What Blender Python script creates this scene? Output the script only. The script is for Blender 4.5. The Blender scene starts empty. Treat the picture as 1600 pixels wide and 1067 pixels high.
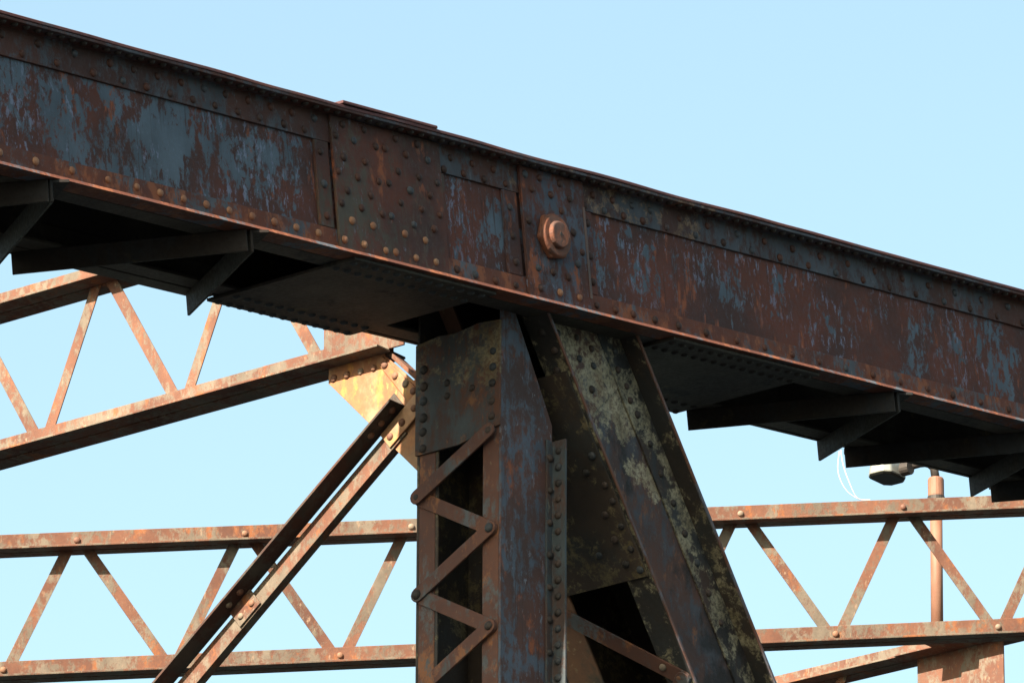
import bpy, bmesh, math, random
from mathutils import Vector, Matrix, noise as mnoise
random.seed(7)
scene = bpy.context.scene
col = scene.collection

# ------------------------------------------------------------------ camera
YAW, PITCH, ROLL = 0.6612096, 0.3656760, 0.0040370
cam_data = bpy.data.cameras.new('camera')
cam_data.sensor_width = 36.0
cam_data.lens = 292.856
cam_data.clip_start = 0.5
cam_data.clip_end = 6000.0
cam = bpy.data.objects.new('camera', cam_data)
col.objects.link(cam)
F = Vector((math.cos(YAW)*math.cos(PITCH), math.sin(YAW)*math.cos(PITCH), math.sin(PITCH)))
R0 = Vector((math.sin(YAW), -math.cos(YAW), 0)); U0 = R0.cross(F)
R = R0*math.cos(ROLL)+U0*math.sin(ROLL); UP = -R0*math.sin(ROLL)+U0*math.cos(ROLL)
m = Matrix((R, UP, -F)).transposed().to_4x4()
m.translation = Vector((-24.05184, -18.50809, -11.73971))
cam.matrix_world = m
scene.camera = cam

# ------------------------------------------------------------------ sky and sun
SUN_EL, SUN_A = math.radians(35.5), math.radians(4.3)      # sun stands off to the left, almost along the chord
to_sun = Vector((-math.cos(SUN_EL)*math.cos(SUN_A), -math.cos(SUN_EL)*math.sin(SUN_A), math.sin(SUN_EL)))
world = bpy.data.worlds.new('World'); scene.world = world
world.use_nodes = True
wn, wl = world.node_tree.nodes, world.node_tree.links
wn.clear()
wo = wn.new('ShaderNodeOutputWorld'); bg = wn.new('ShaderNodeBackground'); sky = wn.new('ShaderNodeTexSky')
sky.sky_type = 'NISHITA'; sky.sun_disc = False
sky.sun_elevation = SUN_EL
sky.sun_rotation = math.atan2(to_sun.x, to_sun.y)
sky.altitude = 100; sky.air_density = 1.0; sky.dust_density = 2.5; sky.ozone_density = 0.8
tint = wn.new('ShaderNodeMix'); tint.data_type = 'RGBA'; tint.blend_type = 'MULTIPLY'
tint.inputs[0].default_value = 1.0
tint.inputs[7].default_value = (1.33, 1.335, 1.06, 1)
wl.new(sky.outputs[0], tint.inputs[6])
wl.new(tint.outputs[2], bg.inputs[0])
bg.inputs[1].default_value = 0.050
wl.new(bg.outputs[0], wo.inputs[0])
sun_data = bpy.data.lights.new('sun', 'SUN')
sun_data.energy = 5.0; sun_data.angle = math.radians(0.53); sun_data.color = (1.0, 0.86, 0.68)
sun = bpy.data.objects.new('sun', sun_data); col.objects.link(sun)
sun.rotation_euler = to_sun.to_track_quat('Z', 'Y').to_euler()
sun.location = (-30, -10, 30)
scene.view_settings.view_transform = 'Standard'
scene.view_settings.look = 'None'
scene.view_settings.gamma = 1.0
scene.view_settings.use_curve_mapping = False
scene.view_settings.exposure = 2.42
scene.render.resolution_x = 1024; scene.render.resolution_y = 682

# ------------------------------------------------------------------ materials
class NT:
    def __init__(self, name):
        self.m = bpy.data.materials.new(name); self.m.use_nodes = True
        self.t = self.m.node_tree; self.t.nodes.clear()
        self.out = self.n('ShaderNodeOutputMaterial'); self.b = self.n('ShaderNodeBsdfPrincipled')
        self.l(self.b.outputs[0], self.out.inputs[0])
        self.tc = self.n('ShaderNodeTexCoord')
        self.b.inputs['Specular IOR Level'].default_value = 0.25
    def n(self, k): return self.t.nodes.new(k)
    def l(self, a, b): self.t.links.new(a, b)
    def noise(self, scale, detail=5, rough=0.6, stretch=(1, 1, 1), off=(0, 0, 0), dist=0.0):
        mp = self.n('ShaderNodeMapping'); mp.inputs['Scale'].default_value = stretch; mp.inputs['Location'].default_value = off
        self.l(self.tc.outputs['Object'], mp.inputs[0])
        t = self.n('ShaderNodeTexNoise'); t.inputs['Scale'].default_value = scale
        t.inputs['Detail'].default_value = detail; t.inputs['Roughness'].default_value = rough; t.inputs['Distortion'].default_value = dist
        self.l(mp.outputs[0], t.inputs['Vector'])
        return t.outputs[0]
    def math(self, op, a, b=None, clamp=False):
        x = self.n('ShaderNodeMath'); x.operation = op; x.use_clamp = clamp
        for i, v in enumerate((a, b)):
            if v is None: continue
            if isinstance(v, (int, float)): x.inputs[i].default_value = v
            else: self.l(v, x.inputs[i])
        return x.outputs[0]
    def ramp(self, v, lo, hi, a=0.0, b=1.0):
        x = self.n('ShaderNodeMapRange'); x.interpolation_type = 'SMOOTHSTEP'
        for i, q in enumerate((lo, hi, a, b)): x.inputs[i+1].default_value = q
        self.l(v, x.inputs[0]); return x.outputs[0]
    def axis(self, ax, lo, hi, a=0.0, b=1.0):
        if not hasattr(self, 'sep'):
            self.sep = self.n('ShaderNodeSeparateXYZ'); self.l(self.tc.outputs['Object'], self.sep.inputs[0])
        x = self.n('ShaderNodeMapRange'); x.interpolation_type = 'SMOOTHSTEP'
        for i, q in enumerate((lo, hi, a, b)): x.inputs[i+1].default_value = q
        self.l(self.sep.outputs['XYZ'.index(ax)], x.inputs[0]); return x.outputs[0]
    def mix(self, f, a, b, mode='MIX'):
        x = self.n('ShaderNodeMix'); x.data_type = 'RGBA'; x.blend_type = mode
        for i, v in ((0, f), (6, a), (7, b)):
            if isinstance(v, (int, float)): x.inputs[i].default_value = v
            elif isinstance(v, tuple): x.inputs[i].default_value = (*v, 1)
            else: self.l(v, x.inputs[i])
        return x.outputs[2]
    def finish(self, color, rough=0.75, bump=None, strength=0.35, dist=0.004):
        self.l(color, self.b.inputs['Base Color'])
        if isinstance(rough, float): self.b.inputs['Roughness'].default_value = rough
        else: self.l(rough, self.b.inputs['Roughness'])
        if bump is not None:
            bp = self.n('ShaderNodeBump'); bp.inputs['Strength'].default_value = strength; bp.inputs['Distance'].default_value = dist
            self.l(bump, bp.inputs['Height']); self.l(bp.outputs[0], self.b.inputs['Normal'])
        return self.m

def steel(name, rust, rust2, paint, cover=0.5, pscale=3.0, streak=0.35, soft=0.05, fleck=None, fleck_amt=0.0,
          grain=.32, runs=0.0, soot=0.0, lichen=None, lichen_amt=0.0, lichen_scale=14.0, bias=(), lbias=(), seed=0.0, bump=0.4, orange=None, orange_amt=0.0, rough=0.78, gain=1.0, ostretch=(9, 9, 5)):
    """old riveted steel: two rusts, what is left of the paint, run marks, flecks, soot and lichen"""
    k = NT(name); o = (seed, seed*1.7, seed*.6)
    big = k.noise(2.2, 4, .6, off=o)
    col_ = k.mix(k.ramp(big, .35, .65), rust, rust2)
    if orange:
        so = k.noise(1.0, 6, .7, ostretch, off=o)
        col_ = k.mix(k.math('MULTIPLY', k.ramp(so, .62-orange_amt*.3, .72-orange_amt*.3), .8), col_, orange)
    gr = k.noise(60, 4, .7, off=o)
    patch = k.noise(pscale, 8, .62, (1, 1, .8), off=o, dist=.35)
    run = k.noise(1.0, 4, .6, (34, 34, 2.4), off=o)
    fine = k.noise(26, 8, .75, (1, 1, .6), off=o, dist=.3)
    v = k.math('ADD', k.math('MULTIPLY', patch, 1.0), k.math('MULTIPLY', k.math('SUBTRACT', run, .5), streak))
    v = k.math('ADD', v, k.math('MULTIPLY', k.math('SUBTRACT', fine, .5), grain))
    for ax, lo, hi, a, b in bias: v = k.math('ADD', v, k.axis(ax, lo, hi, a, b))
    th = .5+(.5-cover)*.42
    pm = k.ramp(v, th-soft, th+soft)
    pv = k.mix(k.ramp(k.noise(7, 5, .6, (1, 1, .5), off=o), .3, .7), tuple(c*.72 for c in paint), tuple(min(1, c*1.15) for c in paint))
    col_ = k.mix(pm, col_, pv)
    if runs:
        rl = k.noise(1.0, 3, .55, (95, 95, 1.5), off=(seed+1, 6, 3))
        rz = k.ramp(k.noise(2.6, 3, .5, off=(seed+8, 1, 4)), .40, .60)
        col_ = k.mix(k.math('MULTIPLY', k.math('MULTIPLY', k.ramp(rl, .58, .66), rz), runs), col_, tuple(c*.75 for c in rust))
    if fleck:
        fl = k.noise(1.0, 6, .72, (42, 42, 16), off=o)
        zone = k.ramp(k.noise(3.4, 4, .6, off=(seed+4, 1, 2)), .42, .62)
        fm = k.math('MULTIPLY', k.ramp(fl, .66-fleck_amt*.2, .72-fleck_amt*.2), zone)
        col_ = k.mix(k.math('MULTIPLY', fm, .75), col_, fleck)
    if soot:
        sm = k.ramp(k.noise(4.0, 7, .65, (1, 1, .6), off=(seed+9, 3, 1), dist=.4), .62-soot*.35, .72-soot*.35)
        col_ = k.mix(k.math('MULTIPLY', sm, .85), col_, (.012, .012, .013))
    if lichen:
        ln = k.noise(lichen_scale, 9, .72, off=(seed+2, 5, 7), dist=.2)
        lz = k.noise(3.0, 4, .6, off=(seed+6, 2, 8))
        lv = k.math('ADD', k.math('MULTIPLY', ln, .6), k.math('MULTIPLY', lz, .4))
        for ax, lo, hi, a, b in lbias: lv = k.math('ADD', lv, k.axis(ax, lo, hi, a, b))
        lm = k.ramp(lv, .62-lichen_amt*.25, .67-lichen_amt*.25)
        sp1 = k.ramp(k.noise(70, 6, .75, off=(seed, 9, 9)), .36, .58, .25, 1.0)
        sp2 = k.ramp(k.noise(26, 7, .7, off=(seed+3, 4, 4), dist=.3), .34, .50)
        lc = k.mix(k.ramp(k.noise(9, 6, .7, off=(seed+5, 4, 1)), .38, .62), tuple(c*f for c, f in zip(lichen, (.58, .55, .50))), lichen)
        col_ = k.mix(k.math('MULTIPLY', k.math('MULTIPLY', lm, sp2), k.math('MULTIPLY', sp1, .92)), col_, lc)
    col_ = k.mix(1.0, col_, k.mix(gr, (.62*gain,)*3, (1.32*gain,)*3), 'MULTIPLY')
    h = k.math('ADD', k.math('MULTIPLY', pm, .35), k.math('MULTIPLY', k.noise(45, 6, .7, off=o), .65))
    return k.finish(col_, k.ramp(gr, .3, .7, rough-.12, rough+.1), h, bump, .004)

RUST_D, RUST_R, RUST_O = (.034, .0165, .0155), (.078, .0240, .0155), (.190, .057, .024)
SLATE = (.056, .080, .110)
M = {}
M['web'] = steel('web_weathered_paint', RUST_D, RUST_R, SLATE, .46, 5.2, .16, .06, (.125, .155, .235), .55, grain=1.15, runs=.8,
    bias=(('X', -2.2, -1.0, .045, -.02), ('X', .0, .6, 0, -.06), ('Z', .10, .26, -.07, .01), ('Z', .36, .455, 0, -.06)), orange=RUST_O, orange_amt=.14, ostretch=(12, 12, 3.5), seed=1.3)
M['angle_top'] = steel('upper_angle_steel', RUST_D, (.054, .022, .017), (.048, .055, .070), .42, 4.0, .2, .09, (.11, .118, .14), .28, grain=.8, seed=4.1,
    lichen=(.19, .13, .09), lichen_amt=.24, lichen_scale=22, lbias=(('X', -.8, .1, -.15, .05), ('X', .9, 1.5, 0, -.2)))
M['angle_bottom'] = steel('lower_angle_rust', (.060, .022, .016), (.096, .032, .018), (.056, .068, .086), .32, 5.0, .2, .07, (.13, .12, .12), .2, seed=2.2, grain=.8, orange=(.165, .060, .029), orange_amt=.34, ostretch=(11, 11, 7))
M['splice'] = steel('splice_plate_steel', RUST_D, RUST_R, (.052, .045, .037), .44, 2.6, .2, .12, (.100, .125, .175), .36, seed=6.0, grain=.8, orange=RUST_O, orange_amt=.16)
M['pinplate'] = steel('pin_plate_steel', RUST_D, RUST_R, (.048, .060, .085), .36, 3.4, .3, .08, (.095, .135, .21), .36, seed=8.3, grain=.8, orange=RUST_O, orange_amt=.22, ostretch=(10, 10, 4))
M['cover'] = steel('cover_plate_rust', (.060, .024, .026), (.085, .032, .028), (.055, .042, .05), .3, 5, .1, .08, seed=3.3)
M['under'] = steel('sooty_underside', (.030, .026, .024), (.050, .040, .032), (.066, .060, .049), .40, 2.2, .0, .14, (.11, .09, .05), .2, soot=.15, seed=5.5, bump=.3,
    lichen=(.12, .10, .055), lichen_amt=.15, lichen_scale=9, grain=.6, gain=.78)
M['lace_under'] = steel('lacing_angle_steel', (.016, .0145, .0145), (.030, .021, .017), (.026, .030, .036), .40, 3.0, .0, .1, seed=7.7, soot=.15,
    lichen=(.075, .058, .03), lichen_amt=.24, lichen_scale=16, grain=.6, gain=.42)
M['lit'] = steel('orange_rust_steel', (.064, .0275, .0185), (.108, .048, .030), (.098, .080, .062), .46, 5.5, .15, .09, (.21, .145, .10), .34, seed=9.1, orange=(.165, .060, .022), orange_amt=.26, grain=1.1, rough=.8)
M['lit_shaded'] = steel('shaded_rust_steel', (.030, .014, .011), (.050, .023, .016), (.045, .038, .032), .4, 5.5, .15, .09, (.09, .06, .04), .3, seed=33.1, grain=.9)  # darker copy of the rust steel: shade painted into the upper knee bar
M['gusset'] = steel('golden_rust_plate', (.155, .064, .032), (.190, .088, .040), (.19, .118, .072), .40, 5.0, .1, .12, (.25, .165, .058), .4, seed=11.1, orange=(.26, .125, .034), orange_amt=.36, rough=.75, gain=1.15)
M['post'] = steel('post_weathered_paint', (.042, .025, .023), (.070, .032, .025), (.056, .072, .098), .42, 3.2, .3, .08, (.13, .15, .19), .34, grain=.85, runs=.6, seed=12.4, orange=RUST_O, orange_amt=.14)
M['post_rust'] = steel('post_rust', (.056, .027, .022), (.090, .040, .027), (.062, .068, .074), .32, 5.0, .2, .08, (.15, .11, .08), .2, grain=.8, seed=14.2, orange=(.175, .072, .030), orange_amt=.26)
M['post_gusset'] = steel('post_gusset_paint', (.042, .022, .017), (.076, .031, .019), (.038, .045, .050), .46, 3.0, .3, .10, (.10, .085, .06), .2, grain=.7, seed=15.7, orange=(.15, .066, .028), orange_amt=.24,
    lichen=(.16, .135, .085), lichen_amt=.34, lichen_scale=17, lbias=(('Z', 8.55, 8.80, -.12, .06),))
M['angle_leg'] = steel('post_angle_steel', (.032, .025, .025), (.050, .030, .025), (.036, .047, .055), .55, 3.0, .3, .08, (.15, .14, .10), .2, grain=.7, seed=17.2)
M['diag'] = steel('diagonal_web_lichen', (.042, .026, .024), (.072, .034, .025), (.044, .048, .060), .40, 3.4, .25, .10, (.15, .105, .085), .3, grain=.8, seed=18.8,
    soot=.32, orange=(.15, .062, .030), orange_amt=.18, lichen=(.29, .26, .185), lichen_amt=.32, lichen_scale=10, lbias=(('Z', 7.9, 8.70, -.09, .12),))
M['diag_dark'] = steel('black_lichen_steel', (.014, .0135, .0135), (.025, .019, .016), (.019, .020, .021), .5, 3.5, .2, .08, seed=20.1,
    lichen=(.22, .20, .135), lichen_amt=.46, lichen_scale=10)
M['diag_corner'] = steel('corner_angle_lichen', (.020, .018, .018), (.040, .025, .021), (.024, .027, .031), .5, 3.5, .3, .08, seed=22.1, soot=.35,
    lichen=(.24, .22, .16), lichen_amt=.44, lichen_scale=10, lbias=(('Z', 7.2, 8.5, -.01, .05),))
M['diag_edge'] = steel('diagonal_edge_steel', (.060, .034, .030), (.10, .046, .030), (.075, .080, .10), .45, 6, .2, .08, seed=21.6)
M['diag_back'] = steel('back_flange_rust', (.09, .05, .036), (.14, .075, .045), (.06, .055, .045), .35, 5, .2, .1, seed=27.3, lichen=(.24, .20, .12), lichen_amt=.3, lichen_scale=20)
M['tie'] = steel('tie_plate_dark', (.025, .019, .016), (.038, .027, .021), (.024, .024, .024), .4, 3, .2, .1, seed=23.5, lichen=(.13, .105, .06), lichen_amt=.42, lichen_scale=18)  # near-black steel for tie plates and inner webs
M['seam'] = steel('bare_seam', (.085, .055, .050), (.11, .075, .066), (.07, .055, .055), .4, 8, .3, .1, seed=31)
M['nut'] = steel('pin_nut_rust', (.085, .031, .018), (.120, .044, .024), (.06, .034, .028), .3, 9, .1, .1, (.18, .08, .045), .35, seed=25, grain=.7, rough=.72, bump=.6)

def rivet_mat(name, a, b, p):
    k = NT(name); oi = k.n('ShaderNodeObjectInfo')
    g = k.noise(60, 4, .7)
    c_ = k.mix(k.ramp(oi.outputs['Random'], .2, .8), a, b)
    c_ = k.mix(k.ramp(k.math('FRACT', k.math('MULTIPLY', oi.outputs['Random'], 7.3)), .78, .84), c_, p)
    c_ = k.mix(1.0, c_, k.mix(g, (.6, .6, .6), (1.35, 1.35, 1.35)), 'MULTIPLY')
    return k.finish(c_, .7, g, .3, .002)
M['rivet_chord'] = rivet_mat('rivet_old_rust', (.028, .0165, .0155), (.050, .022, .017), (.034, .039, .048))
M['rivet_low'] = rivet_mat('rivet_sunlit_rust', (.150, .072, .044), (.180, .098, .060), (.165, .115, .078))  # sunlight on the lower rivet rows, painted in as a paler rust
M['rivet_dark'] = rivet_mat('rivet_dark', (.020, .0175, .017), (.036, .025, .021), (.028, .031, .035))
M['rivet_lit'] = rivet_mat('rivet_orange_rust', (.10, .048, .033), (.135, .07, .043), (.13, .10, .075))

k = NT('galvanised_lamp'); g = k.noise(18, 5, .6)
k.b.inputs['Metallic'].default_value = .55
M['lamp'] = k.finish(k.mix(g, (.20, .205, .18), (.28, .285, .26)), .42, g, .1, .002)
k = NT('black_glass'); g = k.noise(9, 3, .5)
M['lens'] = k.finish(k.mix(g, (.006, .007, .006), (.012, .014, .012)), .5)
k = NT('pipe_paint'); g = k.noise(14, 6, .65, (1, 1, .35))
M['pipe'] = k.finish(k.mix(k.ramp(g, .35, .7), (.150, .078, .052), (.120, .054, .034)), .6, g, .2, .003)
k = NT('dark_fitting'); g = k.noise(30, 4, .6)
M['fitting'] = k.finish(k.mix(g, (.016, .015, .015), (.032, .025, .021)), .6)
k = NT('white_string'); g = k.noise(200, 2, .5)
M['string'] = k.finish(k.mix(g, (.45, .45, .43), (.55, .55, .54)), .8)
k = NT('river_water'); g = k.noise(.05, 5, .6); g2 = k.noise(1.2, 6, .6, (1, 2.5, 1))
M['river'] = k.finish(k.mix(g, (.010, .014, .018), (.016, .021, .024)), .45, g2, .5, .06)
M['river'].node_tree.nodes['Principled BSDF'].inputs['Specular IOR Level'].default_value = .08

# ------------------------------------------------------------------ mesh helpers
class MB:
    def __init__(self): self.v, self.f = [], []
    def add(self, vs, fs):
        b = len(self.v); self.v += [tuple(p) for p in vs]; self.f += [tuple(b+i for i in q) for q in fs]; return self
    def box(self, lo, hi):
        x0, y0, z0 = lo; x1, y1, z1 = hi
        return self.add([(x0,y0,z0),(x1,y0,z0),(x1,y1,z0),(x0,y1,z0),(x0,y0,z1),(x1,y0,z1),(x1,y1,z1),(x0,y1,z1)],
                        [(0,3,2,1),(4,5,6,7),(0,1,5,4),(1,2,6,5),(2,3,7,6),(3,0,4,7)])
    def prism(self, poly, o, e1, e2, e3, t0, t1):
        """polygon in the plane (o, e1, e2), thickness t0..t1 along e3"""
        o, e1, e2, e3 = Vector(o), Vector(e1), Vector(e2), Vector(e3)
        n = len(poly)
        vs = [o+e1*a+e2*b+e3*t0 for a, b in poly]+[o+e1*a+e2*b+e3*t1 for a, b in poly]
        fs = [tuple(range(n))[::-1], tuple(range(n, 2*n))]+[(i, (i+1) % n, n+(i+1) % n, n+i) for i in range(n)]
        return self.add(vs, fs)
    def sweep(self, prof, p0, p1, e1, e2, seg=1, wob=0.0, freq=1.5, seed=0.0):
        """profile (a, b) in axes e1, e2 swept from p0 to p1, with a slight old-steel waviness"""
        p0, p1, e1, e2 = Vector(p0), Vector(p1), Vector(e1), Vector(e2)
        n = len(prof); L = (p1-p0).length; vs, fs = [], []
        for i in range(seg+1):
            t = i/seg; p = p0.lerp(p1, t)
            for a, b in prof:
                w = wob*mnoise.noise(Vector((t*L*freq+seed, a*6, seed))) if wob else 0.0
                w2 = wob*.6*mnoise.noise(Vector((t*L*freq*2.3+seed, 7+b*6, seed))) if wob else 0.0
                vs.append(p+e1*(a+w2)+e2*(b+w))
        for i in range(seg):
            for j in range(n):
                q = (j+1) % n
                fs.append((i*n+j, i*n+q, (i+1)*n+q, (i+1)*n+j))
        fs += [tuple(range(n))[::-1], tuple(seg*n+j for j in range(n))]
        return self.add(vs, fs)
    def tube(self, pts, r, n=12, cap=True):
        pts = [Vector(p) for p in pts]; vs, fs = [], []
        rs = r if isinstance(r, (list, tuple)) else [r]*len(pts)
        ref = Vector((.31, .87, .38))
        for i, p in enumerate(pts):
            d = (pts[min(i+1, len(pts)-1)]-pts[max(i-1, 0)]).normalized()
            a = d.cross(ref).normalized(); b = d.cross(a)
            for j in range(n):
                w = 2*math.pi*j/n; vs.append(p+(a*math.cos(w)+b*math.sin(w))*rs[i])
        for i in range(len(pts)-1):
            for j in range(n):
                q = (j+1) % n; fs.append((i*n+j, i*n+q, (i+1)*n+q, (i+1)*n+j))
        if cap: fs += [tuple(range(n))[::-1], tuple((len(pts)-1)*n+j for j in range(n))]
        return self.add(vs, fs)
    def mesh(self, name, mat):
        me = bpy.data.meshes.new(name); me.from_pydata(self.v, [], self.f)
        bm = bmesh.new(); bm.from_mesh(me); bmesh.ops.recalc_face_normals(bm, faces=bm.faces); bm.to_mesh(me); bm.free()
        me.materials.append(mat); return me
    def build(self, name, mat, parent=None, bevel=.0022, local=False, smooth=False):
        """vertices are world coordinates unless local; the part is expressed in its thing's axes"""
        if parent is not None and not local:
            org = root_loc(parent)
            self.v = [tuple(Vector(p)-org) for p in self.v]
        me = self.mesh(name, mat)
        o = bpy.data.objects.new(name, me); col.objects.link(o)
        if parent is not None: o.parent = parent
        if smooth:
            for p in me.polygons: p.use_smooth = True
        if bevel:
            b = o.modifiers.new('worn_edge', 'BEVEL'); b.width = bevel; b.segments = 2; b.limit_method = 'ANGLE'; b.angle_limit = math.radians(40)
        return o
def root_loc(o):
    while o.parent is not None: o = o.parent
    return Vector(o.location)
def thing(name, label, cat, loc=(0, 0, 0), group=None, rot=None):
    o = bpy.data.objects.new(name, None); col.objects.link(o)
    o.empty_display_size = .2; o.location = loc
    if rot: o.rotation_euler = rot
    o['label'] = label; o['category'] = cat
    if group: o['group'] = group
    return o
def tag(o, label, cat): o['label'] = label; o['category'] = cat

def rivet_mesh(name, mat, r=.0158, h=.0115, seg=10):
    prof = [(r, -.002), (r*1.0, .0015), (r*.93, h*.42), (r*.70, h*.78), (r*.36, h*.96)]
    vs, fs = [], []
    for a, z in prof:
        for j in range(seg):
            w = 2*math.pi*j/seg; vs.append((a*math.cos(w), a*math.sin(w), z))
    vs.append((0, 0, h))
    for i in range(len(prof)-1):
        for j in range(seg): q = (j+1) % seg; fs.append((i*seg+j, i*seg+q, (i+1)*seg+q, (i+1)*seg+j))
    for j in range(seg): fs.append(((len(prof)-1)*seg+j, (len(prof)-1)*seg+(j+1) % seg, len(vs)-1))
    me = bpy.data.meshes.new(name); me.from_pydata(vs, [], fs); me.materials.append(mat)
    for p in me.polygons: p.use_smooth = True
    return me, vs, fs
RM = {kk: rivet_mesh('rivet_'+kk, M['rivet_'+kk])[0] for kk in ('chord', 'low', 'dark', 'lit')}
RBIG = rivet_mesh('bolt_head', M['rivet_dark'], .0195, .0145)[0]
_, RV, RF = rivet_mesh('rivet_unit', M['rivet_dark'], seg=6)
def rivet(parent, p, nrm, kind='chord', mesh=None, local=False, name='rivet'):
    o = bpy.data.objects.new(name, mesh or RM[kind]); col.objects.link(o)
    o.parent = parent
    q = Vector(nrm).normalized().to_track_quat('Z', 'Y')
    tilt = Matrix.Rotation(random.uniform(0, 6.28), 3, 'Z')
    p = Vector(p) if local else Vector(p)-root_loc(parent)
    o.location = p
    o.rotation_euler = (q.to_matrix() @ tilt).to_euler()
    s = random.uniform(.92, 1.08); o.scale = (s, s, s*random.uniform(.85, 1.1))
    return o
def rivet_rows(name, parent, pts, nrm, mat, scale=1.0, local=True):
    """long rows of small rivets that cannot be picked apart: one part"""
    q = Vector(nrm).normalized().to_track_quat('Z', 'Y').to_matrix(); mb = MB()
    for p in pts: mb.add([q @ (Vector(a)*scale)+Vector(p) for a in RV], RF)
    o = mb.build(name, mat, parent, bevel=0, local=local, smooth=True); o['kind'] = 'stuff'
    return o
def capsule(p, q, w, n=6):
    """2-D outline of a flat bar with rounded ends"""
    p, q = Vector(p), Vector(q); d = (q-p).normalized(); s = Vector((-d.y, d.x)); r = w/2; out = []
    for i in range(n+1):
        a = math.pi*i/n; out.append(q+s*(r*math.cos(a))+d*(r*math.sin(a)))
    for i in range(n+1):
        a = math.pi*i/n; out.append(p-s*(r*math.cos(a))-d*(r*math.sin(a)))
    return [(v.x, v.y) for v in out]
X3, Y3, Z3 = (1, 0, 0), (0, 1, 0), (0, 0, 1)

# ------------------------------------------------------------------ river under the bridge
gm = MB().add([(-4000, -4000, -13.35), (4000, -4000, -13.35), (4000, 4000, -13.35), (-4000, 4000, -13.35)], [(0, 1, 2, 3)])
river = gm.build('river', M['river'], bevel=0); river['kind'] = 'structure'

# ------------------------------------------------------------------ top chord (local axes: u along it, y across, n square to it)
TAU = 0.1437421
chord = thing('top_chord', 'deep riveted box girder with peeling slate paint running across the whole picture', 'bridge beam', rot=(0, -TAU, 0))
U_A, U_B = -6.2, 9.4
def along(prof, name, mat, u0=U_A, u1=U_B, wob=0.0, seed=0.0, bevel=.0022, parent=chord):
    seg = max(1, int((u1-u0)/.06)) if wob else 1
    return MB().sweep(prof, (u0, 0, 0), (u1, 0, 0), Y3, Z3, seg, wob, 1.7, seed).build(name, mat, parent, bevel, True)
near_web = along([(0, .014), (.012, .014), (.012, .578), (0, .578)], 'web_plate', M['web'])
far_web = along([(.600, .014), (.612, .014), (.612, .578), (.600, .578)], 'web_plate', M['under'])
cover = along([(-.083, .581), (.628, .581), (.628, .594), (-.083, .594)], 'cover_plate', M['cover'], wob=.0055, seed=3.0)
top_in = [(.002, .580), (-.080, .580), (-.080, .568), (-.012, .568), (-.012, .455), (.002, .455)]
ang_t = along(top_in, 'flange_angle', M['angle_top'], wob=.0020, seed=3.0)
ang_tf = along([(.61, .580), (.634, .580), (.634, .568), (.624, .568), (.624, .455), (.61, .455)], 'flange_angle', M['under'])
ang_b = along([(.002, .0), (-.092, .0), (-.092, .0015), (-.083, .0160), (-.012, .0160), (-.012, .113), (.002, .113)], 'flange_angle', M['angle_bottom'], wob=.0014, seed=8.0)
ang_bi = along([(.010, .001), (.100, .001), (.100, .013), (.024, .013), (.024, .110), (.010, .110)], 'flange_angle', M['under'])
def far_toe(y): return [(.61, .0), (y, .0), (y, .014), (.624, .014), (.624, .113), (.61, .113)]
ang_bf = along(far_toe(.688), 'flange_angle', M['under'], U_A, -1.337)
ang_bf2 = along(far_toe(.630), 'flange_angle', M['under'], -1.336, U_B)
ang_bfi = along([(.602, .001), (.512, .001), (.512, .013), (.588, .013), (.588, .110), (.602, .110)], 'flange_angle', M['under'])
def cbox(name, mat, lo, hi, parent=chord, bevel=.0025): return MB().box(lo, hi).build(name, mat, parent, bevel, True)
cap = cbox('cap_strip', M['cover'], (-1.350, -.085, .5955), (-.765, .60, .608))
splice = cbox('splice_plate', M['splice'], (-1.360, -.026, .018), (-.688, -.0125, .566))
strip1 = cbox('filler_strip', M['splice'], (-1.455, -.013, .1145), (-1.372, .001, .4535))
strip2 = cbox('filler_strip', M['pinplate'], (-.283, -.013, .1145), (-.196, .001, .4535))
pinplate = cbox('pin_plate', M['pinplate'], (-.180, -.028, .018), (.232, -.0125, .566))
strip3 = cbox('filler_strip', M['pinplate'], (.236, -.0125, .1145), (.292, .001, .4535))
strip4 = cbox('filler_strip', M['splice'], (-.684, -.0125, .1145), (-.655, .001, .4535))
bulge = cbox('seam_bar', M['seam'], (.214, -.031, .085), (.229, -.0282, .46))

NY = (0, -1, 0)
def rv(plate, pts, y, kind='chord', low=None):
    for u, n in pts: rivet(plate, (u, y, n), NY, kind, local=True)
top1 = [-4.05, -3.85, -3.65, -3.45, -3.25, -3.051, -2.846, -2.644, -2.508, -2.371, -2.233, -2.101, -1.975, -1.84, -1.705, -1.58, -1.446]
top2 = [-3.75, -3.55, -3.344, -3.144, -2.949, -2.744, -2.576, -2.44, -2.303, -2.171, -2.041, -1.907, -1.777, -1.634, -1.511]
rv(ang_t, [(u, .535) for u in top1]+[(u, .480) for u in top2], -.012)
rv(ang_t, [(-.654, .469), (-.604, .524), (-.528, .473), (-.467, .524), (-.398, .473), (-.333, .524), (-.26, .478)], -.012)
rt1 = [.314, .443, .574, .695, .894, 1.084, 1.286, 1.476, 1.672, 1.864, 2.063, 2.258, 2.457, 2.646, 2.843, 3.04, 3.236, 3.43, 3.63, 3.83]
rt2 = [.256, .381, .511, .638, .797, .994, 1.185, 1.38, 1.575, 1.776, 1.968, 2.165, 2.357, 2.547, 2.752, 2.947, 3.147, 3.34, 3.54]
rv(ang_t, [(u, .529) for u in rt1]+[(u, .476) for u in rt2], -.012)
bl = [-3.9, -3.7, -3.51, -3.31, -3.111, -2.908, -2.705, -2.542, -2.408, -2.272, -2.14, -2.006, -1.872, -1.741, -1.609, -1.476]
rv(ang_b, [(u, .079) for u in bl], -.012, 'low')
rv(ang_b, [(-.623, .074), (-.508, .071), (-.378, .068), (-.25, .070)], -.012)
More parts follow.
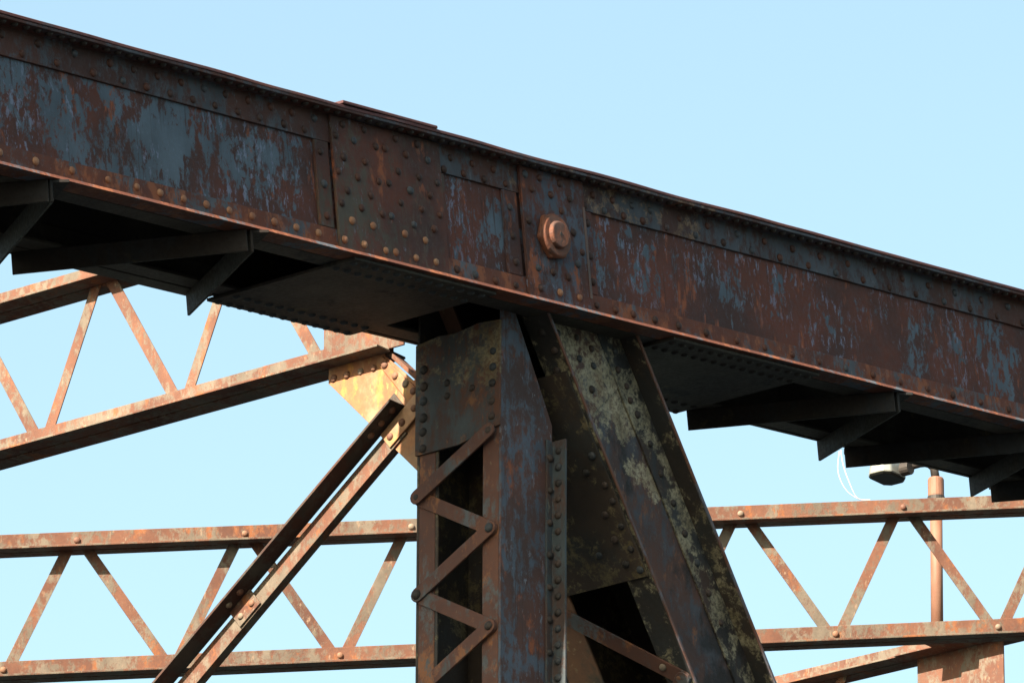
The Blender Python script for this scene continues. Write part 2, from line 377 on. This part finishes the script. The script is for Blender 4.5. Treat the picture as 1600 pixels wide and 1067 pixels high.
br = [.276, .399, .516, .659, .819, 1.005, 1.216, 1.408, 1.6, 1.79, 1.978, 2.169, 2.37, 2.568, 2.749, 2.956, 3.166, 3.36, 3.56]
rv(ang_b, [(u, .072) for u in br], -.012)
rv(strip1, [(-1.425, .408), (-1.418, .281), (-1.415, .156)], -.013)
sp = [(-1.291, .535), (-1.159, .537), (-.966, .534), (-.831, .536), (-1.338, .484), (-1.228, .482), (-1.093, .482), (-1.036, .485), (-.906, .482), (-.771, .482),
      (-1.298, .404), (-1.168, .409), (-.963, .405), (-.835, .404), (-1.338, .342), (-1.221, .338), (-1.091, .343), (-1.03, .347), (-.9, .339), (-.774, .341),
      (-.721, .401), (-1.291, .273), (-1.148, .278), (-.963, .28), (-.832, .276), (-1.333, .218), (-1.213, .218), (-1.085, .215), (-1.031, .216), (-.893, .204),
      (-.767, .208), (-.721, .272)]
rv(splice, sp, -.026)
rv(splice, [(-1.28, .156), (-1.152, .157), (-.955, .158), (-.828, .153), (-1.335, .073), (-1.216, .073), (-1.084, .070), (-1.022, .074), (-.897, .072), (-.771, .076)], -.026, 'low')
rv(strip2, [(-.248, .386), (-.242, .270), (-.238, .165)], -.013)
rv(pinplate, [(-.150, .532), (-.056, .532), (.074, .532), (-.113, .478), (.01, .475), (.133, .48), (-.150, .344), (.140, .343), (.150, .216), (.188, .27), (-.116, .158), (-.018, .156), (.079, .152), (-.11, .077), (.073, .420)], -.028)
rv(pinplate, [(.015, .078), (.142, .078)], -.028, 'low')
rv(strip3, [(.262, .405), (.262, .270), (.262, .165)], -.0125)
# rows on the hidden undersides
rivet_rows('underside_rivets', ang_t, [(-4+i*.0645, -.055, .567) for i in range(122)], (0, 0, -1), M['rivet_dark'], .95)

# pin and nut
nut = MB()
def ring(mb, uc, nc, r, y0, y1, n=8, rot=0.0, r1=None):
    r1 = r1 or r
    vs = [(uc+r*math.cos(rot+2*math.pi*i/n), y0, nc+r*math.sin(rot+2*math.pi*i/n)) for i in range(n)]
    vs += [(uc+r1*math.cos(rot+2*math.pi*i/n), y1, nc+r1*math.sin(rot+2*math.pi*i/n)) for i in range(n)]
    mb.add(vs, [tuple(range(n)), tuple(range(n, 2*n))[::-1]]+[(i, (i+1) % n, n+(i+1) % n, n+i) for i in range(n)])
NU, NN = -.012, .298
ring(nut, NU, NN, .100, -.0285, -.052, 6, math.radians(8))
pin_nut = nut.build('pin_nut', M['nut'], chord, .007, True)
w2 = MB(); ring(w2, NU, NN, .092, -.0515, -.064, 32, 0, .083)
w2.build('nut_collar', M['nut'], pin_nut, .004, True)
w3 = MB(); ring(w3, NU-.004, NN, .058, -.0635, -.082, 26, 0, .053)
w3.build('pin_end', M['nut'], pin_nut, .005, True)
w4 = MB(); ring(w4, NU-.004, NN+.002, .008, -.0815, -.0835, 10, 0)
w4.build('pin_centre', M['rivet_dark'], pin_nut, 0, True)

# lacing angles and stay plates under the chord
def lacing(u0, u1, parent=chord):
    a, b = Vector((u0, -.070, 0)), Vector((u1, .628 if u0 > 0 else .668, 0)); d = (b-a).normalized(); s = Vector((d.y, -d.x, 0))
    if s.x*(-1)+s.y*(-1) < 0: s = -s      # the standing leg is on the side towards the river bank
    t = .011
    prof = [(0, -.001), (0, -.086), (-t, -.086), (-t, -.013), (-.075, -.013), (-.075, -.001)]
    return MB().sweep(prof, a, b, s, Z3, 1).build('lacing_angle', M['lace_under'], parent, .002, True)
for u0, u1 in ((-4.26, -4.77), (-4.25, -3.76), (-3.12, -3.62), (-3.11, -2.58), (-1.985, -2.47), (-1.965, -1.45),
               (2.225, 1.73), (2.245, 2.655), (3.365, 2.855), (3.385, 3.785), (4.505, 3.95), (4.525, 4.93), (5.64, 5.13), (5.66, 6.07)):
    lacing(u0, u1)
for u0, u1 in ((-1.335, -.455), (.700, 1.700)):
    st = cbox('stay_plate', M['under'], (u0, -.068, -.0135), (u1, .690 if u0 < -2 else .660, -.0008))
    rivet_rows('stay_plate_rivets', st, [(u0+.04+i*.066, yy, -.0125) for yy in (-.03, .055, .545, .635) for i in range(int((u1-u0-.05)/.066)+1)], (0, 0, -1), M['rivet_dark'])

# ------------------------------------------------------------------ vertical post
PB = (-.045, .30, -9.0)
post = thing('vertical_post', 'upright riveted column with zigzag flat lacing bars standing under the box girder', 'bridge post', PB)
XL, XR = -.206, .117
def wbox(name, mat, lo, hi, parent, bevel=.0025): return MB().box(lo, hi).build(name, mat, parent, bevel)
# front web, its upper right corner cut away for the diagonal
MB().prism([(XL, -9), (XR, -9), (XR, -.415), (-.115, -.02), (-.115, .30), (XL+.02, .30), (XL+.02, -.02), (XL, -.02)], (0, .095, 0), X3, Z3, Y3, 0, .012).build('front_web', M['post'], post)
wbox('back_web', M['tie'], (XL, .500, -9), (XR, .512, .30), post)
wbox('flange', M['post_rust'], (XL, .1075, -9), (XL+.012, .186, -.13), post)
wbox('flange', M['post_rust'], (XL, .420, -9), (XL+.012, .4995, -.13), post)
wbox('flange', M['tie'], (XR-.012, .1075, -9), (XR, .186, -.50), post)
wbox('flange', M['tie'], (XR-.012, .420, -9), (XR, .4995, -.13), post)
wbox('tie_plate', M['tie'], (XR-.0125, .1865, -1.05), (XR-.002, .4195, -.20), post)
wbox('flange_lip', M['tie'], (XL+.0005, .405, -9), (XL+.010, .4195, -.13), post)
leg = MB().sweep([(0, 0), (0, -.072), (-.011, -.072), (-.011, -.010), (-.046, -.010), (-.046, 0)], (XR, .0945, -.485), (XR, .0945, -9), X3, Y3, 150, .0015, 1.5, 4).build('corner_angle', M['angle_leg'], post)
gp = MB().prism([(.0955, -.505), (.140, -.515), (.30, -.5455), (.5135, -.5455), (.5135, -.085), (.40, -.07), (.32, -.078), (.20, -.06), (.0955, -.07)],
                (XL-.0005, 0, 0), Y3, Z3, X3, -.012, 0).build('gusset_plate', M['post_gusset'], post)
for y, z in [(.471, -.196), (.471, -.266), (.472, -.326), (.472, -.396), (.474, -.454), (.474, -.523), (.128, -.261), (.131, -.327), (.133, -.401), (.133, -.464),
             (.356, -.276), (.355, -.330), (.232, -.325), (.128, -.195)]:
    rivet(gp, (XL-.0125, y, z), (-1, 0, 0), 'dark', RBIG if y > .4 else None)
yr, yl = .137, .492
zs = [(-.525-.399*i) for i in range(9)]
for i, z in enumerate(zs):
    zl = z-.199
    for (p, q, lay) in (((yr, z), (yl, zl), 1), ((yl, zl), (yr, zs[i]-.399), 0)):
        x1 = XL-.0125-.0095*lay if z > -.6 and lay else XL-.0015-.0105*lay
        MB().prism(capsule(p, q, .058), (x1, 0, 0), Y3, Z3, X3, -.0098, 0).build('lacing_bar', M['post_rust'], post, .002)
    rivet(post, (XL-.022, yr, z), (-1, 0, 0), 'dark', RBIG); rivet(post, (XL-.022, yl, zl), (-1, 0, 0), 'dark', RBIG)
for i in range(18):
    z = -.53-.0665*i
    rivet(leg, (XR-.0115, .056, z), (-1, 0, 0), 'dark')
    if i % 2 == 0: rivet(leg, (XR-.030, .0835, z-.03), (0, -1, 0), 'dark')

# ------------------------------------------------------------------ diagonal
DA = Vector((.007, 0, -.034)); DD = Vector((.6035, 0, -.7974)).normalized(); DN = Vector((.7974, 0, .6035)).normalized()
DB = DA+DD*11.0
diag = thing('diagonal_member', 'sloping lichen-spotted channel running down to the right from the pin joint', 'bridge diagonal', tuple(DB))
def dbox(name, mat, s0, s1, w0, w1, y0, y1, bevel=.0025, seg=1):
    p = [(w0, y0), (w1, y0), (w1, y1), (w0, y1)]
    return MB().sweep(p, DA+DD*s0, DA+DD*s1, DN, Y3, seg).build(name, mat, diag, bevel)
S0, S1 = -.34, 11.0
dweb = dbox('web_plate', M['diag'], S0, S1, .0125, .5075, .105, .117)
dbox('flange', M['diag_dark'], S0, S1, 0, .012, .020, .140)
dbox('flange_edge', M['diag_edge'], S0, S1, -.001, .0125, .012, .0198)
rf = dbox('flange', M['diag_dark'], S0, S1, .508, .520, .020, .140)
dbox('flange_edge', M['diag_edge'], S0, S1, .507, .5215, .012, .0198)
ca = dbox('corner_angle', M['diag_corner'], S0, S1, .375, .5075, .0955, .1048)
rp = MB().prism([(.013, -.25), (.373, -.25), (.373, .40), (.013, .445)], DA, DN, DD, Y3, .0965, .1046).build('splice_plate', M['diag'], diag)
dbox('back_web', M['tie'], S0, S1, 0, .520, .586, .597)
bf = dbox('back_flange', M['diag_back'], S0, S1, 0, .012, .430, .5855)
dbox('back_flange', M['tie'], S0, S1, .508, .520, .440, .5855)
tie = dbox('tie_plate', M['tie'], .20, 1.078, -.0115, -.0012, .030, .560)
dbox('tie_plate', M['tie'], 4.2, 4.9, -.0115, -.0012, .030, .512)
for s, y in [(.553, .063), (.612, .119), (.75, .053), (.796, .110), (.857, .06), (.903, .111), (.955, .056), (1.045, .052), (1.009, .105), (.949, .209), (.68, .058)]:
    rivet(tie, DA+DD*s+DN*-.0115+Vector((0, y, 0)), -DN, 'dark')
for s, y in [(.03, .075), (.11, .05), (.19, .075)]:
    rivet(diag, DA+DD*s+Vector((0, y, 0)), -DN, 'dark')
for s, w in [(.203, .300), (.208, .197), (.265, .270), (.072, .123), (.13, .234), (.341, .199), (.345, .075), (.23, .07), (.09, .05)]:
    rivet(rp, DA+DD*s+DN*w+Vector((0, .0965, 0)), NY, 'dark')
for s, w in [(.16, .385), (.268, .412), (.337, .385), (.413, .40), (.469, .385), (.534, .396), (.663, .402), (.79, .395), (.92, .40), (1.05, .395), (1.18, .40), (1.31, .395), (1.44, .40)]:
    rivet(ca, DA+DD*s+DN*(w+.03)+Vector((0, .0955, 0)), NY, 'dark')
dbox('upper_tie_plate', M['tie'], -.2, 5.5, .5205, .531, .030, .590)
e1, e2 = DD, Vector(Y3)
sA, sB, k_ = 1.165, 1.515, 0
zig = [(1.165, .470), (1.515, .055), (1.93, .470), (2.36, .055), (2.79, .470), (3.22, .055), (3.65, .47), (4.1, .055)]
for i in range(len(zig)-1):
    lay = i % 2
    MB().prism(capsule(zig[i], zig[i+1], .064), DA, DD, Y3, DN, -.0105-.0105*lay, -.0008-.0105*lay).build('lacing_bar', M['post_rust'], diag, .002)
for s, y in [(1.505, .067), (1.450, .125), (1.93, .455)]:
    rivet(diag, DA+DD*s+DN*-.0108+Vector((0, y, 0)), -DN, 'lit' if s < 1.6 else 'dark', RBIG if s > 1.6 else None)

# ------------------------------------------------------------------ lattice members
def lattice(root, P, T, Nn, back, s0, s1, lo, hi, tops, bots, mat, rivets=True, barw=.052):
    """four angles back to back (inverted tees) with single flat lacing between; P on the centre plane at level 0"""
    P, T, Nn, back = Vector(P), Vector(T), Vector(Nn), Vector(back)
    for lev in (lo, hi):
        for sg in (-1, 1):
            prof = [(sg*.0065, lev), (sg*.0915, lev), (sg*.0915, lev+.010), (sg*.0165, lev+.010), (sg*.0165, lev+.085), (sg*.0065, lev+.085)]
            seg = int((s1-s0)/.12)
            MB().sweep(prof, P+T*s0, P+T*s1, back, Nn, seg, .0022, 1.1, sg*3+lev).build('chord_angle', mat, root, .0018)
    pts = sorted([(t, hi+.045) for t in tops]+[(b, lo+.045) for b in bots])
    for i in range(len(pts)-1):
        (a, za), (b, zb) = pts[i], pts[i+1]
        if (za > zb) == (pts[0][1] > pts[1][1]): y0, y1 = -.0062, -.0006
        else: y0, y1 = .0006, .0062
        off = .022
        MB().prism(capsule((a+off, za), (b-off, zb), barw, 3), P, T, Nn, back, y0, y1).build('lacing_bar', mat, root, .0012)
    if rivets:
        for t, z in pts:
            if rivets is True or rivets[0] < t < rivets[1]: rivet(root, P+T*t+Nn*z-back*.0165, -back, 'lit')

GS = 'cross struts between the trusses'
strut = thing('cross_strut', 'lattice strut running away to the left from the column head under the girder', 'bridge strut', (-.045, 4.4, 0), GS)
bots = [1.115+.742*i for i in range(10)]; tops = [1.560+.742*i-.013 for i in range(9)]
lattice(strut, (-.045, 0, 0), Y3, Z3, X3, .775, 8.25, 0, .648, tops, bots, M['lit'], False)
MB().prism([(.70, .012), (1.107, .012), (1.107, .66), (.70, .66)], (-.045, 0, 0), Y3, Z3, X3, -.0172, -.0068).build('end_plate', M['lit'], strut)
gus = MB().prism([(1.09, .06), (1.09, -.062), (1.075, -.075), (.637, -.528), (.520, -.65), (.520, -.12), (.66, -.145), (.800, -.01), (.82, .06)], (-.045, 0, 0), Y3, Z3, X3, -.0055, .0055).build('gusset_plate', M['gusset'], strut)
g2 = MB().prism([(.815, -.008), (.835, -.034), (.645, -.275), (.625, -.20), (.655, -.165)], (-.045, 0, 0), Y3, Z3, X3, -.0150, -.0058).build('strap_plate', M['gusset'], strut)
g3 = MB().prism([(.800, .0), (.66, -.138), (.52, -.10), (.52, -.07), (.67, -.105), (.775, 0)], (-.045, 0, 0), Y3, Z3, X3, .0058, .0665).build('gusset_angle', M['lit'], strut)
for y, z in [(1.062, -.046), (.994, -.047), (.925, -.048), (.857, -.049)]: rivet(gus, (-.0508, y, z), (-1, 0, 0), 'lit')
for y, z in [(.795, -.052), (.743, -.111), (.690, -.156), (.650, -.195)]: rivet(g2, (-.060, y, z), (-1, 0, 0), 'lit')

# knee brace under the strut
kb = thing('knee_brace', 'pair of parallel angle bars sloping down to the left from the sunlit gusset plate', 'bridge brace', (-.045, 1.9, -1.2))
K0 = Vector((-.045, .739, -.193)); KD = Vector((0, .789, -.614)).normalized(); KN = Vector((0, -.614, -.789)).normalized()
MX = Vector((-1, 0, 0))
def ksweep(name, prof, s0, s1, mat): return MB().sweep(prof, K0+KD*s0, K0+KD*s1, KN, MX, 40, .0015, 1.2, prof[0][0]).build(name, mat, kb, .002)
ua = ksweep('angle_bar', [(-.015, .006), (-.015, .016), (.060, .016), (.060, .101), (.070, .101), (.070, .006)], 0, 7.0, M['lit_shaded'])
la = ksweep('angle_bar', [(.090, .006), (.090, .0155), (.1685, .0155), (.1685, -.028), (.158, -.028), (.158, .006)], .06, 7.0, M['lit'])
for s in (.975, 2.9, 4.8):
    bt = MB().prism([(.0715, s), (.162, s), (.162, s+.13), (.0715, s+.13)], K0, KN, KD, MX, .0165, .0250).build('batten_plate', M['lit'], kb)
    for ds in (.03, .10):
        rivet(bt, K0+KD*(s+ds)+KN*.130+MX*.025, MX, 'lit')
        rivet(ua, K0+KD*(s+ds)+KN*.070+MX*.055, KN, 'lit')
sp_ = MB().prism([(.080, -.10), (.160, -.10), (.160, .150), (.080, .150)], K0, KN, KD, MX, .0162, .0250).build('strap_plate', M['gusset'], kb)
for s in (-.03, .045, .12): rivet(sp_, K0+KD*s+KN*.125+MX*.025, MX, 'lit')
for s in (.035, .105, .170): rivet(ua, K0+KD*s+KN*.070+MX*.055, KN, 'lit')

# lateral brace behind
LA = Vector((3.0, 5.49, .454)); LT = Vector((.73515, -.66950, .10644)).normalized()
CN = Vector((-math.sin(TAU), 0, math.cos(TAU)))
LB = LT.cross(CN).normalized()
if LB.dot(F) < 0: LB = -LB
LN = CN
lat = thing('lateral_brace', 'long sunlit lattice beam passing behind the column through the lower part of the picture', 'bridge brace', tuple(LA+LT*1.5))
LP = LA+LB*.09
lattice(lat, LP, LT, LN, LB, -4.0, 7.05, -.021, .574, [.405+.784*i for i in range(-5, 9)], [.808+.784*i-.003 for i in range(-6, 8)], M['lit'], (-2.0, 6.0))

# next cross strut along the bridge
XN = 8.9; ZN = 1.262
strut_n = thing('cross_strut', 'distant strut with a wide shaded plate seen at the bottom right corner', 'bridge strut', (XN, 4.4, ZN), GS)
lattice(strut_n, (XN, 0, ZN), Y3, Z3, X3, .775, 8.25, 0, .648, [4.93+.742*i for i in range(0, 5)], [5.30+.742*i for i in range(0, 4)], M['lit'], False)
MB().box((XN-.0275, 3.962, ZN-.55), (XN-.0170, 4.492, ZN+.735)).build('middle_plate', M['lit'], strut_n)

MB().prism([(-.0005, 3.90), (-.110, 3.90), (-.110, 4.10), (-.176, 4.10), (-.176, 4.205), (-.208, 4.205), (-.208, 4.325), (-.110, 4.325), (-.110, 4.56), (-.0005, 4.56)], (XN-.028, 0, ZN+.636), X3, Y3, Z3, 0, .011).build('stepped_shadow_plate', M['lit'], strut_n)  # added plate, its outline stepped to cast a stepped shadow on the middle plate
# lamp on its pipe
lp = thing('lamp_post', 'small silver floodlight on a rusty pipe rising behind the lattice beam', 'lamp', (XN, 4.385, ZN+.66))
MB().tube([(XN, 4.385, ZN+.66), (XN, 4.378, 2.80)], .0315, 20).build('pole', M['pipe'], lp, 0, smooth=True)
MB().tube([(XN, 4.378, 2.755), (XN, 4.378, 2.765), (XN, 4.378, 2.85), (XN, 4.378, 2.86)], [.040, .0415, .0415, .038], 20).build('collar', M['pipe'], lp, .003)
MB().tube([(XN, 4.378, 2.738), (XN, 4.378, 2.758)], .0445, 20).build('collar_ring', M['fitting'], lp, 0)
MB().tube([(XN, 4.378, 2.85), (XN-.005, 4.385, 2.915), (XN-.02, 4.41, 2.945), (XN-.04, 4.45, 2.945), (XN-.06, 4.50, 2.935)], .022, 12).build('bent_arm', M['fitting'], lp, 0, smooth=True)
MB().tube([(XN-.085, 4.475, 2.915), (XN-.085, 4.528, 2.915)], .036, 16).build('knuckle', M['fitting'], lp, .004)
def frustum(mb, c, hx, hy, z0, z1, k0, k1, ch):
    def oc(hx, hy): return [(-hx+ch, -hy), (hx-ch, -hy), (hx, -hy+ch), (hx, hy-ch), (hx-ch, hy), (-hx+ch, hy), (-hx, hy-ch), (-hx, -hy+ch)]
    vs = [(c[0]+x*k0, c[1]+y*k0, c[2]+z0) for x, y in oc(hx, hy)]+[(c[0]+x*k1, c[1]+y*k1, c[2]+z1) for x, y in oc(hx, hy)]
    mb.add(vs, [tuple(range(8))[::-1], tuple(range(8, 16))]+[(i, (i+1) % 8, 8+(i+1) % 8, 8+i) for i in range(8)])
hd = MB(); frustum(hd, (XN-.10, 4.612, 2.905), .100, .074, -.020, .075, 1.0, .84, .035)
head = hd.build('lamp_head', M['lamp'], lp, .008)
ln = MB(); frustum(ln, (XN-.10, 4.612, 2.905), .097, .071, -.030, -.0195, .90, 1.0, .032)
ln.build('lens', M['lens'], head, .002)

# string caught on the lattice beam
def lpnt(s, n, b=0.0): return LP+LT*s+LN*n-LB*b
def smooth_path(p, n=8):
    out = []
    for i in range(len(p)-1):
        a, b, c_, d = p[max(i-1, 0)], p[i], p[i+1], p[min(i+2, len(p)-1)]
        for j in range(n):
            t = j/n; out.append(.5*((2*b)+(c_-a)*t+(2*a-5*b+4*c_-d)*t*t+(3*b-a-3*c_+d)*t*t*t))
    return out+[p[-1]]
S = [lpnt(*q) for q in ((4.042, .90, .02), (4.024, .80, .03), (4.055, .715, .02), (4.115, .668, .012), (4.17, .662, .012), (4.11, .672, .014), (4.075, .74, .03), (4.052, .83, .03), (4.050, .905, .02))]
so = MB().tube(smooth_path(S), .0017, 6).build('loose_string', M['string'], None, 0, smooth=True)
tag(so, 'thin white string looping up from the lattice beam near the lamp', 'string')
